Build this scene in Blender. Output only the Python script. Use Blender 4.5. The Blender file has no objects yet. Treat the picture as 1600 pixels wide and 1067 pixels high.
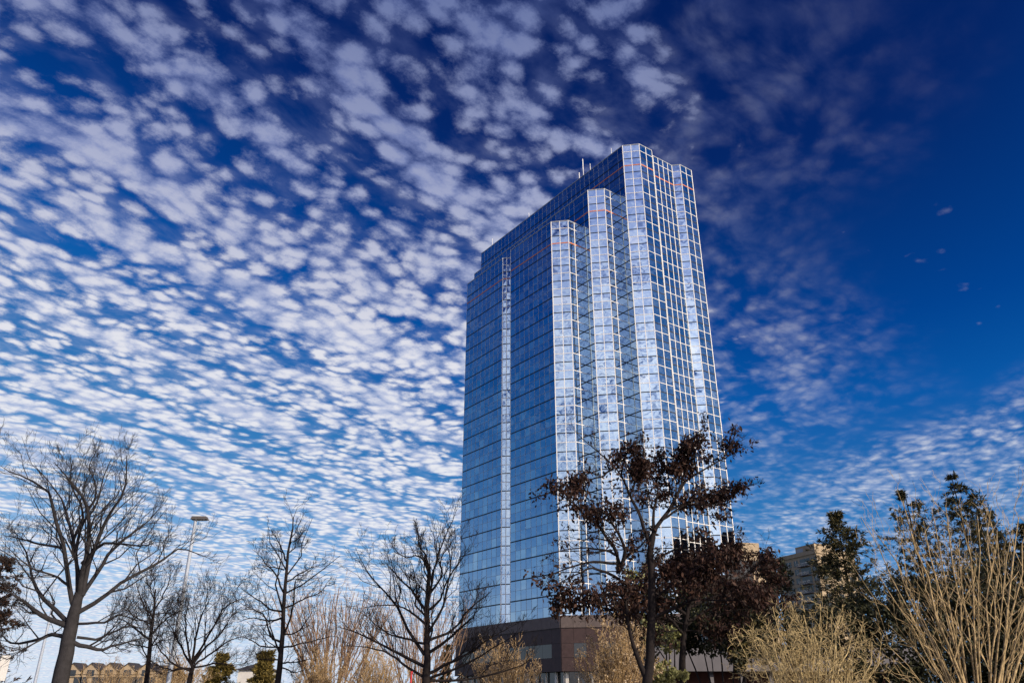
import bpy, bmesh, math, random
import numpy as np
from math import radians, sin, cos, tan, atan2, sqrt, pi
random.seed(7)
rng = np.random.default_rng(11)
sc = bpy.context.scene
COL = sc.collection

# ------------------------------------------------------------------ camera
F_PX, PITCH, EYE = 1220.0, radians(24.73), 1.7
cam_d = bpy.data.cameras.new('camera')
cam = bpy.data.objects.new('camera', cam_d)
COL.objects.link(cam)
cam_d.sensor_width = 36.0
cam_d.lens = 36.0 * F_PX / 1600.0
cam_d.clip_start, cam_d.clip_end = 0.1, 6000.0
cam.location = (0, 0, EYE)
cam.rotation_euler = (radians(90) + PITCH, 0, 0)
sc.camera = cam

# ------------------------------------------------------------------ exposure
sc.view_settings.view_transform = 'Standard'
sc.view_settings.look = 'None'
sc.view_settings.exposure = 0.0
sc.view_settings.gamma = 1.0
sc.view_settings.use_curve_mapping = False

# ------------------------------------------------------------------ sun and sky
SUN_AZ, SUN_EL = radians(128), radians(21)
sun_d = bpy.data.lights.new('sun', 'SUN')
sun = bpy.data.objects.new('sun', sun_d)
COL.objects.link(sun)
sun_d.energy, sun_d.angle, sun_d.color = 4.8, radians(0.5), (1.0, 0.84, 0.63)
SUN_DIR = (sin(SUN_AZ) * cos(SUN_EL), cos(SUN_AZ) * cos(SUN_EL), sin(SUN_EL))
sun.location = (60, -60, 60)
sun.rotation_euler = (radians(90) - SUN_EL, 0, pi - SUN_AZ)


class NT:
    """small helper for building node trees"""
    def __init__(s, nt):
        s.nt = nt
    def n(s, t, **kw):
        o = s.nt.nodes.new(t)
        for k, v in kw.items():
            setattr(o, k, v)
        return o
    def put(s, sock, v):
        if v is None:
            return
        if isinstance(v, bpy.types.NodeSocket):
            s.nt.links.new(v, sock)
        elif isinstance(v, (tuple, list)) and len(v) == 3 and sock.type == 'RGBA':
            sock.default_value = (*v, 1)
        else:
            sock.default_value = v
    def m(s, op, a, b=None, c=None, clamp=False):
        o = s.n('ShaderNodeMath', operation=op, use_clamp=clamp)
        for i, v in enumerate((a, b, c)):
            s.put(o.inputs[i], v)
        return o.outputs[0]
    def add(s, a, b): return s.m('ADD', a, b)
    def sub(s, a, b): return s.m('SUBTRACT', a, b)
    def mul(s, a, b): return s.m('MULTIPLY', a, b)
    def sep(s, v):
        o = s.n('ShaderNodeSeparateXYZ'); s.put(o.inputs[0], v); return o.outputs
    def comb(s, x, y, z=0.0):
        o = s.n('ShaderNodeCombineXYZ')
        for i, v in enumerate((x, y, z)):
            s.put(o.inputs[i], v)
        return o.outputs[0]
    def sstep(s, v, lo, hi, a=0.0, b=1.0):
        o = s.n('ShaderNodeMapRange', interpolation_type='SMOOTHSTEP')
        for i, x in enumerate((v, lo, hi, a, b)):
            s.put(o.inputs[i], x)
        return o.outputs[0]
    def lin(s, v, lo, hi, a=0.0, b=1.0):
        o = s.n('ShaderNodeMapRange')
        for i, x in enumerate((v, lo, hi, a, b)):
            s.put(o.inputs[i], x)
        return o.outputs[0]
    def noise(s, vec, scale, detail=2.0, rough=0.5, dist=0.0, out=0):
        o = s.n('ShaderNodeTexNoise')
        s.put(o.inputs['Vector'], vec)
        o.inputs['Scale'].default_value = scale
        o.inputs['Detail'].default_value = detail
        o.inputs['Roughness'].default_value = rough
        o.inputs['Distortion'].default_value = dist
        return o.outputs[out]
    def mix(s, f, a, b, blend='MIX'):
        o = s.n('ShaderNodeMix', data_type='RGBA', blend_type=blend)
        s.put(o.inputs[0], f); s.put(o.inputs[6], a); s.put(o.inputs[7], b)
        return o.outputs[2]
    def ramp(s, f, stops, interp='LINEAR'):
        o = s.n('ShaderNodeValToRGB')
        cr = o.color_ramp; cr.interpolation = interp
        while len(cr.elements) > 1:
            cr.elements.remove(cr.elements[-1])
        cr.elements[0].position = stops[0][0]
        cr.elements[0].color = (*stops[0][1], 1)
        for p, c in stops[1:]:
            e = cr.elements.new(p); e.color = (*c, 1)
        s.put(o.inputs[0], f)
        return o.outputs[0]


world = bpy.data.worlds.new('World')
sc.world = world
world.use_nodes = True
world.node_tree.nodes.clear()
W = NT(world.node_tree)
sky = W.n('ShaderNodeTexSky', sky_type='NISHITA', sun_disc=False)
sky.sun_elevation, sky.sun_rotation = SUN_EL, SUN_AZ
sky.air_density, sky.dust_density, sky.ozone_density = 1.0, 0.3, 3.0
SKY_STRENGTH = 0.1
# deep, polarised blue: contrast curve on the physical sky
rgb = W.n('ShaderNodeSeparateColor'); W.put(rgb.inputs[0], sky.outputs[0])
lum = W.mul(rgb.outputs[1], SKY_STRENGTH)
blue = W.ramp(lum, [(.09, (.0006, .010, .085)), (.122, (.0012, .019, .133)), (.169, (.0005, .055, .279)),
                    (.205, (.003, .098, .386)), (.30, (.030, .19, .49)), (.42, (.11, .32, .64)),
                    (.56, (.29, .51, .80)), (.75, (.56, .72, .90)), (1.0, (.82, .89, .93))])
# altocumulus sheet: rows on a flat cloud deck, running towards azimuth 36 degrees
D = W.n('ShaderNodeTexCoord').outputs['Generated']
dx, dy, dz = W.sep(D)
zz = W.add(W.m('MAXIMUM', dz, 0.0), 0.05)
u, v = W.m('DIVIDE', dx, zz), W.m('DIVIDE', dy, zz)
a0 = W.add(W.mul(u, .59), W.mul(v, .81))
p0 = W.sub(W.mul(u, .81), W.mul(v, .59))
base = W.comb(a0, p0)
wv = W.sub(W.noise(base, 1.6, 2, .5), .5)
wv2 = W.sub(W.noise(W.comb(W.add(a0, 17.3), p0), 1.6, 2, .5), .5)
p1 = W.add(p0, W.mul(wv, .13))
a1 = W.add(a0, W.mul(wv2, .13))
band = W.noise(W.comb(W.mul(a1, 1.6), W.mul(p1, 6.0)), 1.0, 1.5, .5)
rows = W.m('SINE', W.add(W.mul(p1, 27.0), W.mul(W.noise(W.comb(W.mul(a1, 1.5), p1), 2.0, 1, .5), 9.0)))
ripple = W.m('SINE', W.add(W.add(W.mul(a1, 34.0), W.mul(p1, 22.0)), W.mul(W.noise(W.comb(a1, p1), 3.0, 1, .5), 16.0)))
fine = W.noise(W.comb(W.mul(a1, 30.0), W.mul(p1, 34.0)), 1.0, 6.0, .70)
wv3 = W.noise(W.comb(a1, p1), 14.0, 2, .5, out=1)
w3x, w3y, _ = W.sep(wv3)
vor = W.n('ShaderNodeTexVoronoi', feature='SMOOTH_F1')
W.put(vor.inputs['Vector'], W.comb(W.add(W.mul(a1, 19.0), W.mul(w3x, 1.0)), W.add(W.mul(p1, 24.0), W.mul(w3y, 1.0))))
vor.inputs['Scale'].default_value = 1.0
vor.inputs['Smoothness'].default_value = .35
puff = W.sub(1.0, W.mul(vor.outputs['Distance'], 1.45))
patch = W.noise(base, .9, 3, .5)
# cover: thick to the upper left and behind, open to the right and far left
edge = W.add(p0, W.mul(W.sub(patch, .5), .8))
a_1 = W.sub(a0, 1.0)
c_left = W.sstep(edge, W.add(-.02, W.mul(a_1, -.34)), W.add(-.62, W.mul(a_1, -.58)))
c_back = W.mul(W.mul(W.sstep(edge, .25, .6), W.sstep(W.add(a0, W.mul(W.sub(patch, .5), .5)), .25, -.25)), 1.25)
c_side = W.sstep(W.add(a0, W.mul(W.sub(patch, .5), .8)), -.55, .30)
c_left = W.mul(c_left, c_side)
cover = W.m('MAXIMUM', c_left, c_back)
dens = W.add(W.add(W.add(W.mul(band, .85), W.add(W.mul(rows, .15), W.mul(ripple, .05))), W.mul(puff, .62)), W.mul(fine, .80))
dens = W.add(dens, W.mul(W.sub(patch, .5), .5))
thr = W.add(W.sub(1.74, W.mul(cover, .90)), W.mul(W.sstep(dz, .42, .75), .14))
alpha = W.sstep(W.sub(dens, thr), -.24, .36)
soft = W.mul(W.sstep(cover, 0.02, 0.9), 1.0)
alpha = W.mul(alpha, W.add(.20, W.mul(soft, .74)))
# thin veil beyond the edge of the sheet and low on the right
c_low = W.mul(W.sstep(W.add(W.add(a0, W.mul(p0, .8)), W.mul(W.sub(patch, .5), .7)), 2.35, 2.9), W.sstep(edge, 1.1, .3))
c_veil = W.mul(W.sstep(edge, W.add(.15, W.mul(a_1, -.24)), W.add(-.50, W.mul(a_1, -.36))), W.m('MAXIMUM', c_side, .55))
wisp = W.noise(W.comb(W.mul(a1, 9.0), W.mul(p1, 13.0)), 1.0, 5.0, .58, .2)
veil = W.sstep(W.add(W.add(W.mul(wisp, .85), W.mul(puff, .14)), W.add(W.mul(band, .40), W.mul(ripple, .03))), .50, 1.02)
veil = W.mul(veil, W.m('MAXIMUM', W.mul(c_low, .70), W.m('MAXIMUM', W.mul(c_veil, .45), W.mul(W.sstep(edge, .6, 1.1), .28))))
alpha = W.m('MAXIMUM', alpha, veil)
# light on the cloud: paler low down, bluish and dim overhead, brighter towards the sun
ccol = W.ramp(dz, [(0.0, (.92, .93, .95)), (.22, (.86, .87, .91)), (.40, (.80, .80, .86)),
                   (.58, (.36, .40, .60)), (.76, (.13, .175, .38)), (1.0, (.16, .20, .38))])
core = W.sstep(W.add(W.mul(puff, .7), W.mul(fine, 1.2)), .60, 1.15)
ccol = W.mix(core, W.mix(1.0, ccol, (.60, .67, .85), 'MULTIPLY'), ccol)
vd = W.n('ShaderNodeVectorMath', operation='DOT_PRODUCT')
W.put(vd.inputs[0], D); vd.inputs[1].default_value = SUN_DIR
glow = W.sstep(vd.outputs['Value'], .0, .95)
gl = W.n('ShaderNodeVectorMath', operation='MULTIPLY')
W.put(gl.inputs[0], ccol)
W.put(gl.inputs[1], W.comb(W.add(1.0, W.mul(glow, 3.3)), W.add(1.0, W.mul(glow, 2.6)), W.add(1.0, W.mul(glow, 2.0))))
skycol = W.mix(alpha, blue, gl.outputs[0])
bg = W.n('ShaderNodeBackground')
W.put(bg.inputs[0], skycol)
# the curve above already carries the 0.1 sky strength
bg.inputs[1].default_value = 1.0
wo = W.n('ShaderNodeOutputWorld')
W.put(wo.inputs[0], bg.outputs[0])

# ------------------------------------------------------------------ helpers
CP, SP = cos(PITCH), sin(PITCH)


def at(x, y, Y):
    """the point at depth Y (metres ahead) seen at photo pixel x, y"""
    r, up = (x - 800) / F_PX, (533.5 - y) / F_PX
    yy, zz_ = CP - up * SP, SP + up * CP
    return np.array((r / yy * Y, Y, EYE + zz_ / yy * Y))


def mesh_np(name, verts, faces, uv=None, face_attr=None, smooth=False):
    """verts (N,3); faces (M,k) int array with k = 3 or 4"""
    verts = np.asarray(verts, np.float32).reshape(-1, 3)
    faces = np.asarray(faces, np.int32)
    k = faces.shape[1]
    me = bpy.data.meshes.new(name)
    me.vertices.add(len(verts)); me.vertices.foreach_set('co', verts.ravel())
    me.loops.add(faces.size); me.loops.foreach_set('vertex_index', faces.ravel())
    me.polygons.add(len(faces))
    me.polygons.foreach_set('loop_start', np.arange(0, faces.size, k, dtype=np.int32))
    me.polygons.foreach_set('use_smooth', np.full(len(faces), smooth, dtype=bool))
    if uv is not None:
        l = me.uv_layers.new(name='UVMap')
        l.data.foreach_set('uv', np.asarray(uv, np.float32).ravel())
    if face_attr is not None:
        at_ = me.attributes.new('tint', 'FLOAT', 'FACE')
        at_.data.foreach_set('value', np.asarray(face_attr, np.float32))
    me.update(calc_edges=True)
    return me


def link(name, me, mat=None, parent=None, **props):
    o = bpy.data.objects.new(name, me)
    COL.objects.link(o)
    if mat is not None and me is not None and not me.materials:
        me.materials.append(mat)
    if parent is not None:
        o.parent = parent
    for k, v_ in props.items():
        o[k] = v_
    return o


def thing(name, label, cat, loc=(0, 0, 0), rz=0.0, group=None):
    o = link(name, None, label=label, category=cat)
    o.location = loc
    o.rotation_euler = (0, 0, rz)
    if group:
        o['group'] = group
    return o


class MB:
    """gathers quads"""
    def __init__(s):
        s.v, s.f, s.n = [], [], 0
    def quads(s, V, Fq):
        V = np.asarray(V, float).reshape(-1, 3)
        s.v.append(V); s.f.append(np.asarray(Fq, int).reshape(-1, 4) + s.n); s.n += len(V)
    def quad(s, a, b, c, d):
        s.quads([a, b, c, d], [[0, 1, 2, 3]])
    BOX = [[0, 3, 2, 1], [4, 5, 6, 7], [0, 1, 5, 4], [1, 2, 6, 5], [2, 3, 7, 6], [3, 0, 4, 7]]
    def obox(s, o, ex, ey, ez):
        """box from corner o with edge vectors (right-handed)"""
        o, ex, ey, ez = (np.asarray(q, float) for q in (o, ex, ey, ez))
        b = [o, o + ex, o + ex + ey, o + ey]
        s.quads(b + [q + ez for q in b], MB.BOX)
    def box(s, x0, x1, y0, y1, z0, z1):
        s.obox((x0, y0, z0), (x1 - x0, 0, 0), (0, y1 - y0, 0), (0, 0, z1 - z0))
    def prism(s, poly, z0, z1, cap=True):
        n = len(poly)
        for i in range(n):
            p, q = poly[i], poly[(i + 1) % n]
            s.quad((*p, z0), (*q, z0), (*q, z1), (*p, z1))
    def mesh(s, name, smooth=False):
        return mesh_np(name, np.vstack(s.v), np.vstack(s.f), smooth=smooth)
    def obj(s, name, mat, parent=None, smooth=False, **props):
        return link(name, s.mesh(name, smooth), mat, parent, **props)


def ngon_mesh(name, pts):
    me = bpy.data.meshes.new(name)
    me.from_pydata([tuple(p) for p in pts], [], [list(range(len(pts)))])
    return me


def tubes(P, R, sides):
    """P (N,K,3), R (N,K) -> verts, quads of N tubes"""
    P = np.asarray(P, float); R = np.asarray(R, float)
    N, K, _ = P.shape
    T = np.gradient(P, axis=1)
    T /= np.linalg.norm(T, axis=2, keepdims=True) + 1e-9
    mean = T.mean(1, keepdims=True)
    ref = np.where(np.abs(mean[..., 2:3]) > .8, np.array((1., 0, 0)), np.array((0, 0, 1.)))
    A = np.cross(T, np.broadcast_to(ref, T.shape)); A /= np.linalg.norm(A, axis=2, keepdims=True) + 1e-9
    B = np.cross(T, A)
    th = np.arange(sides) * 2 * pi / sides
    V = (P[:, :, None, :] + R[:, :, None, None] * (A[:, :, None, :] * np.cos(th)[None, None, :, None]
                                                    + B[:, :, None, :] * np.sin(th)[None, None, :, None]))
    idx = np.arange(N * K * sides).reshape(N, K, sides)
    nx = np.roll(idx, -1, axis=2)
    Fq = np.stack((idx[:, :-1], nx[:, :-1], nx[:, 1:], idx[:, 1:]), axis=-1).reshape(-1, 4)
    return V.reshape(-1, 3), Fq


# ------------------------------------------------------------------ materials
def mat(name, build):
    m_ = bpy.data.materials.new(name)
    m_.use_nodes = True
    nt = m_.node_tree
    nt.nodes.clear()
    N_ = NT(nt)
    out = N_.n('ShaderNodeOutputMaterial')
    bs = N_.n('ShaderNodeBsdfPrincipled')
    nt.links.new(bs.outputs[0], out.inputs[0])
    build(N_, bs)
    return m_


def plain(name, col, rough=.6, var=.15, scale=2.0, metallic=0.0, bump=0.0, spec=.3):
    def b(N_, bs):
        pos = N_.n('ShaderNodeNewGeometry').outputs['Position']
        n1 = N_.noise(pos, scale, 4, .6)
        f = N_.lin(n1, .25, .75, 1 - var, 1 + var)
        g = N_.n('ShaderNodeVectorMath', operation='SCALE')
        g.inputs[0].default_value = col
        N_.put(g.inputs['Scale'], f)
        N_.put(bs.inputs['Base Color'], g.outputs[0])
        bs.inputs['Roughness'].default_value = rough
        bs.inputs['Metallic'].default_value = metallic
        bs.inputs['Specular IOR Level'].default_value = spec
        if bump:
            bp = N_.n('ShaderNodeBump'); bp.inputs['Distance'].default_value = bump
            N_.put(bp.inputs['Height'], N_.noise(pos, scale * 4, 4, .6))
            N_.put(bs.inputs['Normal'], bp.outputs[0])
    return mat(name, b)


def glass_build(N_, bs):
    tint = N_.n('ShaderNodeAttribute', attribute_name='tint').outputs['Fac']
    geo = N_.n('ShaderNodeNewGeometry')
    pos = geo.outputs['Position']
    uvn = N_.n('ShaderNodeUVMap', uv_map='UVMap').outputs[0]
    ux, uy, _ = N_.sep(uvn)
    # mirror coating, a little different from one pane to the next
    col = N_.ramp(tint, [(0, (.23, .33, .46)), (.45, (.28, .39, .52)), (.8, (.33, .44, .55)), (1, (.46, .54, .60))])
    film = N_.noise(pos, .9, 3, .55)
    col = N_.mix(N_.lin(film, .35, .75, 0, .22), col, (.33, .43, .54))
    N_.put(bs.inputs['Base Color'], col)
    bs.inputs['Metallic'].default_value = 1.0
    N_.put(bs.inputs['Roughness'], N_.lin(tint, 0, 1, .015, .05))
    # heat-strengthened panes bulge and ripple
    off = N_.mul(tint, 137.0)
    vec = N_.n('ShaderNodeVectorMath', operation='ADD'); N_.put(vec.inputs[0], pos); N_.put(vec.inputs[1], N_.comb(off, off, off))
    rip = N_.noise(vec.outputs[0], .5, 1.0, .5)
    pil = N_.mul(N_.mul(N_.mul(ux, N_.sub(1, ux)), N_.mul(uy, N_.sub(1, uy))), 16.0)
    sgn = N_.sub(N_.m('FRACT', N_.mul(tint, 31.0)), .35)
    h = N_.add(N_.mul(rip, .022), N_.mul(N_.mul(pil, sgn), .009))
    bp = N_.n('ShaderNodeBump'); bp.inputs['Distance'].default_value = 1.0
    bp.inputs['Strength'].default_value = 1.0
    N_.put(bp.inputs['Height'], h)
    N_.put(bs.inputs['Normal'], bp.outputs[0])


M = {}
M['glass'] = mat('mirror_glass', glass_build)
M['core'] = plain('curtain_wall_backing', (.02, .025, .03), .5, .1)
M['white'] = plain('white_aluminium', (.80, .79, .77), .4, .05)
M['steel'] = plain('grey_and_shaded_aluminium', (.30, .33, .38), .4, .08)  # also the tower's left-face grid, its shade put into the colour
M['dark'] = plain('dark_gasket', (.012, .014, .018), .45, .1)
M['orange'] = plain('orange_band', (.62, .20, .07), .45, .06)
M['roof'] = plain('roof_gravel', (.20, .19, .18), .9, .2, 3)
M['stone'] = plain('brown_granite', (.055, .034, .033), .55, .25, 1.2)
M['stone_light'] = plain('grey_brown_granite', (.12, .095, .088), .6, .2, 1.2)
M['darkglass'] = plain('lobby_glass', (.02, .025, .03), .06, .1, spec=.6)
M['cream'] = plain('cream_paint', (.62, .60, .55), .6, .08)
M['tan'] = plain('tan_stucco', (.38, .30, .205), .8, .12, .8)
M['concrete'] = plain('shaded_concrete', (.14, .135, .15), .8, .14, .9)  # darkened evenly: the shade on the fascia is put into the colour
M['galv'] = plain('galvanised_pole', (.36, .41, .50), .45, .12, 4)
M['brick'] = plain('red_brick', (.13, .055, .045), .85, .25, 2)
M['slate'] = plain('slate_roof', (.045, .042, .05), .8, .25, 1.5)
M['siding'] = plain('pale_siding', (.55, .54, .52), .7, .1, 1)
M['red'] = plain('red_paint', (.45, .02, .03), .5, .1)

# ------------------------------------------------------------------ ground
def ground_build(N_, bs):
    pos = N_.n('ShaderNodeNewGeometry').outputs['Position']
    a = N_.noise(pos, .15, 5, .6); b = N_.noise(pos, 6, 4, .6)
    c = N_.ramp(N_.add(N_.mul(a, .6), N_.mul(b, .4)), [(.35, (.055, .05, .02)), (.55, (.10, .085, .04)), (.7, (.14, .11, .06))])
    N_.put(bs.inputs['Base Color'], c); bs.inputs['Roughness'].default_value = .95
    bs.inputs['Specular IOR Level'].default_value = .1
g = MB()
for i in range(-8, 8):
    for j in range(-4, 12):
        g.quad((i * 500, j * 500, 0), (i * 500 + 500, j * 500, 0), (i * 500 + 500, j * 500 + 500, 0), (i * 500, j * 500 + 500, 0))
g.obj('ground', mat('winter_grass', ground_build), kind='structure')
p = MB(); p.box(-60, 70, 42, 56, 0.004, .008)
p.obj('parking_lot', plain('asphalt', (.05, .05, .052), .9, .2, 3), kind='structure')

# ------------------------------------------------------------------ the tower
L = np.array((.5820, -.8132)); R_ = np.array((.8132, .5820)); C = (L + R_) / sqrt(2)
S = np.array((-2.27, 167.83)); A = S - L * 16.2
S2 = S + C * 3.9; S3 = S2 + L * 1.52
B = np.array((-.28, 164.0)); Cc = np.array((9.0, 151.6))
P1 = Cc + C * 3.90; K1 = P1 + R_ * 3.46; Dd = K1 + L * 3.36
P2 = Dd + C * 3.80; K2 = P2 + R_ * 3.40; E_ = K2 + L * 3.50
P3 = E_ + C * 3.90; R1 = P3 + R_ * 4.05; R1b = R1 - L * 1.25
S4 = R1b + R_ * 8.2; S4R = S4 + C * 1.96; Ff = S4R + R_ * 3.94
H = E_ - L * 60.4; D2 = Dd - L * 48.2
G_ = Ff - L * 60.0
Z0, HP = 15.9, 1.95
TOPS = {1: Z0 + 44 * HP, 2: Z0 + 48 * HP, 3: Z0 + 54 * HP}

tower = thing('office_tower', 'tall stepped glass office tower with mirrored panes and white mullions rising above the trees', 'office tower', (15, 160, 0))
TO = np.array((15.0, 160.0, 0.0))


def tpart(name, me, mt, **props):
    o = link(name, me, mt, tower, **props)
    o.location = -TO
    return o


# (start, end, panes, kind, top, bottom)
WALLS = [(A, S, 9, 'L', 1, Z0), (S, S2, 4, 'C', 1, Z0), (S3, B, 2, 'H', 1, Z0), (B, Cc, 9, 'L', 1, Z0),
         (Cc, P1, 2, 'C', 1, Z0), (P1, K1, 2, 'R', 1, Z0),
         (K1, Dd, 2, 'L', 2, Z0), (D2, K1, 26, 'L', 2, TOPS[1]), (Dd, P2, 2, 'C', 2, Z0), (P2, K2, 2, 'R', 2, Z0),
         (K2, E_, 2, 'L', 3, Z0), (H, K2, 33, 'L', 3, TOPS[2]), (E_, P3, 2, 'C', 3, Z0), (P3, R1, 2, 'R', 3, Z0),
         (R1b, S4, 5, 'R', 3, Z0), (S4, S4R, 1, 'C', 3, Z0), (S4R, Ff, 2, 'R', 3, Z0)]

# backing volumes just inside the glass, with roofs
for poly, tp in (((A, S, S2, S3, B, Cc, P1, K1, K1 + R_ * 2, A + R_ * 12), 1),
                 ((D2, K1 + R_ * .02, Dd, P2, K2, K2 + R_ * 2, D2 + R_ * 8), 2),
                 ((H, K2 + R_ * .02, E_, P3, R1, R1b, S4, S4R, Ff, G_), 3)):
    m_ = MB(); m_.prism([q for q in poly], Z0, TOPS[tp] - .25)
    tpart('backing_wall', m_.mesh('backing_wall'), M['core'])
    tpart('roof', ngon_mesh('roof', [(*q, TOPS[tp] - .25 - .002 * tp) for q in poly]), M['roof'])

panes = []        # (corners, tint, screen size)
bands = {}        # (kind, level) -> MB
mull = []
cam_xyz = np.array((0, 0, EYE))
for wi, (p0_, p1_, n, kind, tp, zb) in enumerate(WALLS):
    d = p1_ - p0_; ln = np.linalg.norm(d); d = d / ln
    nrm = np.array((d[1], -d[0]))                     # outward (to the camera side)
    zt = TOPS[tp]
    off = .03
    mw = {'L': .07, 'C': .145, 'R': .145, 'H': .08}[kind]
    md = {'L': .05, 'C': .10, 'R': .10, 'H': .05}[kind]
    step = ln / n
    nlev = int(round((zt - zb) / HP))
    # panes
    for i in range(n):
        for k in range(nlev):
            z_lo, z_hi = zb + k * HP + .03, zb + (k + 1) * HP - .03
            a_ = p0_ + d * (i * step + .02) + nrm * off
            b_ = p0_ + d * ((i + 1) * step - .02) + nrm * off
            t1, t2 = rng.normal(0, .0035, 2)
            w2, h2 = (step - .04) / 2, (z_hi - z_lo) / 2
            cs = []
            for (sx, sz) in ((-1, -1), (1, -1), (1, 1), (-1, 1)):
                q = (a_ if sx < 0 else b_) + nrm * (sx * w2 * t1 + sz * h2 * t2)
                cs.append((q[0], q[1], z_lo if sz < 0 else z_hi))
            ctr = np.mean(cs, 0) - cam_xyz
            fac = abs(np.dot(ctr[:2], nrm)) / np.linalg.norm(ctr)
            size = (step * fac) / np.linalg.norm(ctr) * (1 if kind != 'H' else 0)
            tn = rng.beta(2.2, 2.2)
            if kind == 'L' and rng.random() < .10:
                tn = min(1, tn + .3)
            panes.append((cs, tn, size))
    # verticals
    last = kind in ('H',) and 1
    for i in range(n + 1):
        c0 = p0_ + d * (i * step)
        corner = (i in (0, n)) and kind in ('C', 'R')
        w_ = mw * (1.25 if corner else 1.0)
        if i == 0 and kind == 'L' and zb == Z0 and p0_ is not A:
            continue
        if i == n and kind == 'L':
            continue
        if kind == 'R' and i == 0:
            continue
        if kind == 'R' and i == n and p1_ is not Ff and p1_ is not R1:
            continue
        if p1_ is R1 and i == n:
            w_ = .10
        dd_, nn_ = d, nrm
        m_ = MB()
        m_.obox((*(c0 - dd_ * w_ / 2 + nn_ * .005), zb), (*(dd_ * w_), 0), (*(nn_ * (md + (.03 if corner else 0))), 0), (0, 0, zt - zb + .05))
        mull.append((m_, M['white'] if kind != 'L' else M['steel']))  # left face greyer: shade on the white mullions is in the colour
    # horizontals
    for k in range(nlev + 1):
        z = zb + k * HP
        from_top = int(round((zt - z) / HP))
        if from_top == 3:
            ty, hh, pr = 'orange_band', .24, .075
        elif from_top == 0:
            ty, hh, pr = 'parapet_cap', .22, .09
        elif int(round((z - Z0) / HP)) % 2 == 0:
            ty, hh, pr = 'floor_band', .20 if kind != 'L' else .24, .06
        else:
            ty, hh, pr = ('transom', .12, .08) if kind in 'CR' else ('thin_transom', .05, .045)
        key = (ty, round(z, 2), wi)
        mb = bands.setdefault(key, MB())
        e = .03
        mb.obox((*(p0_ + d * e + nrm * .004), z - hh / 2), (*(d * (ln - 2 * e)), 0), (*(nrm * pr), 0), (0, 0, hh))

order = sorted(range(len(panes)), key=lambda i: -panes[i][2])
UV1 = [(0, 0), (1, 0), (1, 1), (0, 1)]
for i in order[:300]:
    cs, tn, _ = panes[i]
    tpart('glass_pane', mesh_np('glass_pane', cs, [[0, 1, 2, 3]], UV1, [tn]), M['glass'])
rest = order[300:]
V_ = np.array([panes[i][0] for i in rest]).reshape(-1, 3)
tpart('glass_panes', mesh_np('glass_panes', V_, np.arange(len(V_)).reshape(-1, 4), UV1 * len(rest), [panes[i][1] for i in rest]),
      M['glass'], kind='stuff')
for m_, mt in mull:
    tpart('mullion', m_.mesh('mullion'), mt)
for (ty, z, wi), mb in bands.items():
    tpart(ty, mb.mesh(ty), {'orange_band': M['orange'], 'parapet_cap': M['steel'], 'floor_band': M['dark'], 'transom': M['white'],
                            'thin_transom': M['steel']}[ty])
# masts on the roof
for (x, y0, y1, Y) in ((769.5, 388, 373, 196), (826.5, 345, 333, 182), (905, 292, 270, 166), (910.5, 272, 249, 162.5),
                       (922, 264, 256, 161), (955, 243, 232, 156)):
    pt = at(x, y1, Y); 
    m_ = MB(); w_ = .06 if y0 - y1 < 20 else .10
    m_.box(pt[0] - w_, pt[0] + w_, Y - w_, Y + w_, TOPS[3] - 1, pt[2])
    tpart('antenna', m_.mesh('antenna'), M['white'])

# podium: brown granite base under the glass, built panel by panel
pod = [A - R_ * .35 - L * .3, Cc - R_ * .35 + L * .4, Cc + C * 3.9 + L * .9, P3 + L * 1.2, Ff + L * 1.2 + R_ * 1.2]
back = [Ff - L * 40, A - L * .3 + R_ * 20]
m_ = MB(); m_.prism(pod + back, 6.6, Z0 - .15); tpart('podium_wall', m_.mesh('podium_wall'), M['core'])
tpart('podium_roof', ngon_mesh('podium_roof', [(*q, Z0 - .15) for q in pod + back]), M['roof'])
inn = [q + R_ * 1.6 - L * .9 for q in pod]
m_ = MB(); m_.prism(inn + back, 0, 6.6); tpart('lobby_glazing', m_.mesh('lobby_glazing'), M['darkglass'])
tpart('soffit', ngon_mesh('soffit', [(*q, 6.6) for q in reversed(pod + back)]), M['stone'])
panel_cache = {}
for a_, b_ in zip(pod[:-1], pod[1:]):
    d = b_ - a_; ln = np.linalg.norm(d); d = d / ln; nrm = np.array((d[1], -d[0])); n = max(2, int(round(ln / 2.9))); w_ = ln / n
    for (z0, z1, mt, pr, win) in ((13.9, Z0 + .1, 'stone_light', .28, 0), (11.3, 13.85, 'stone', .10, 0), (8.9, 11.25, 'stone', .10, 1), (6.6, 8.85, 'stone', .10, 0)):
        for i in range(n):
            isw = bool(win) and i % 6 != 0
            key = (round(w_, 3), z0, isw)
            if key not in panel_cache:
                q = MB(); q.obox((.02, 0, z0), (w_ - .04, 0, 0), (0, pr if not isw else .05, 0), (0, 0, z1 - z0))
                mm = q.mesh('stone_panel'); mm.materials.append(M['darkglass'] if isw else M[mt]); panel_cache[key] = mm
            o = link('window_pane' if isw else 'stone_panel', panel_cache[key], None, tower)
            # local x runs along the wall, local y points outwards
            st = a_ + d * ((i + 1) * w_)
            o.location = (st[0] - TO[0], st[1] - TO[1], 0)
            o.rotation_euler = (0, 0, atan2(-d[1], -d[0]))
    for i in range(n + 1):
        q = a_ + d * min(ln - .3, i * w_) + R_ * 1.45 - L * .8
        m_ = MB(); m_.obox((*q, 0), (*(d * (.55 if i % 3 == 0 else .14)), 0), (*(-nrm * -.35), 0), (0, 0, 6.55))
        tpart('column' if i % 3 == 0 else 'lobby_mullion', m_.mesh('column'), M['cream'])

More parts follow.
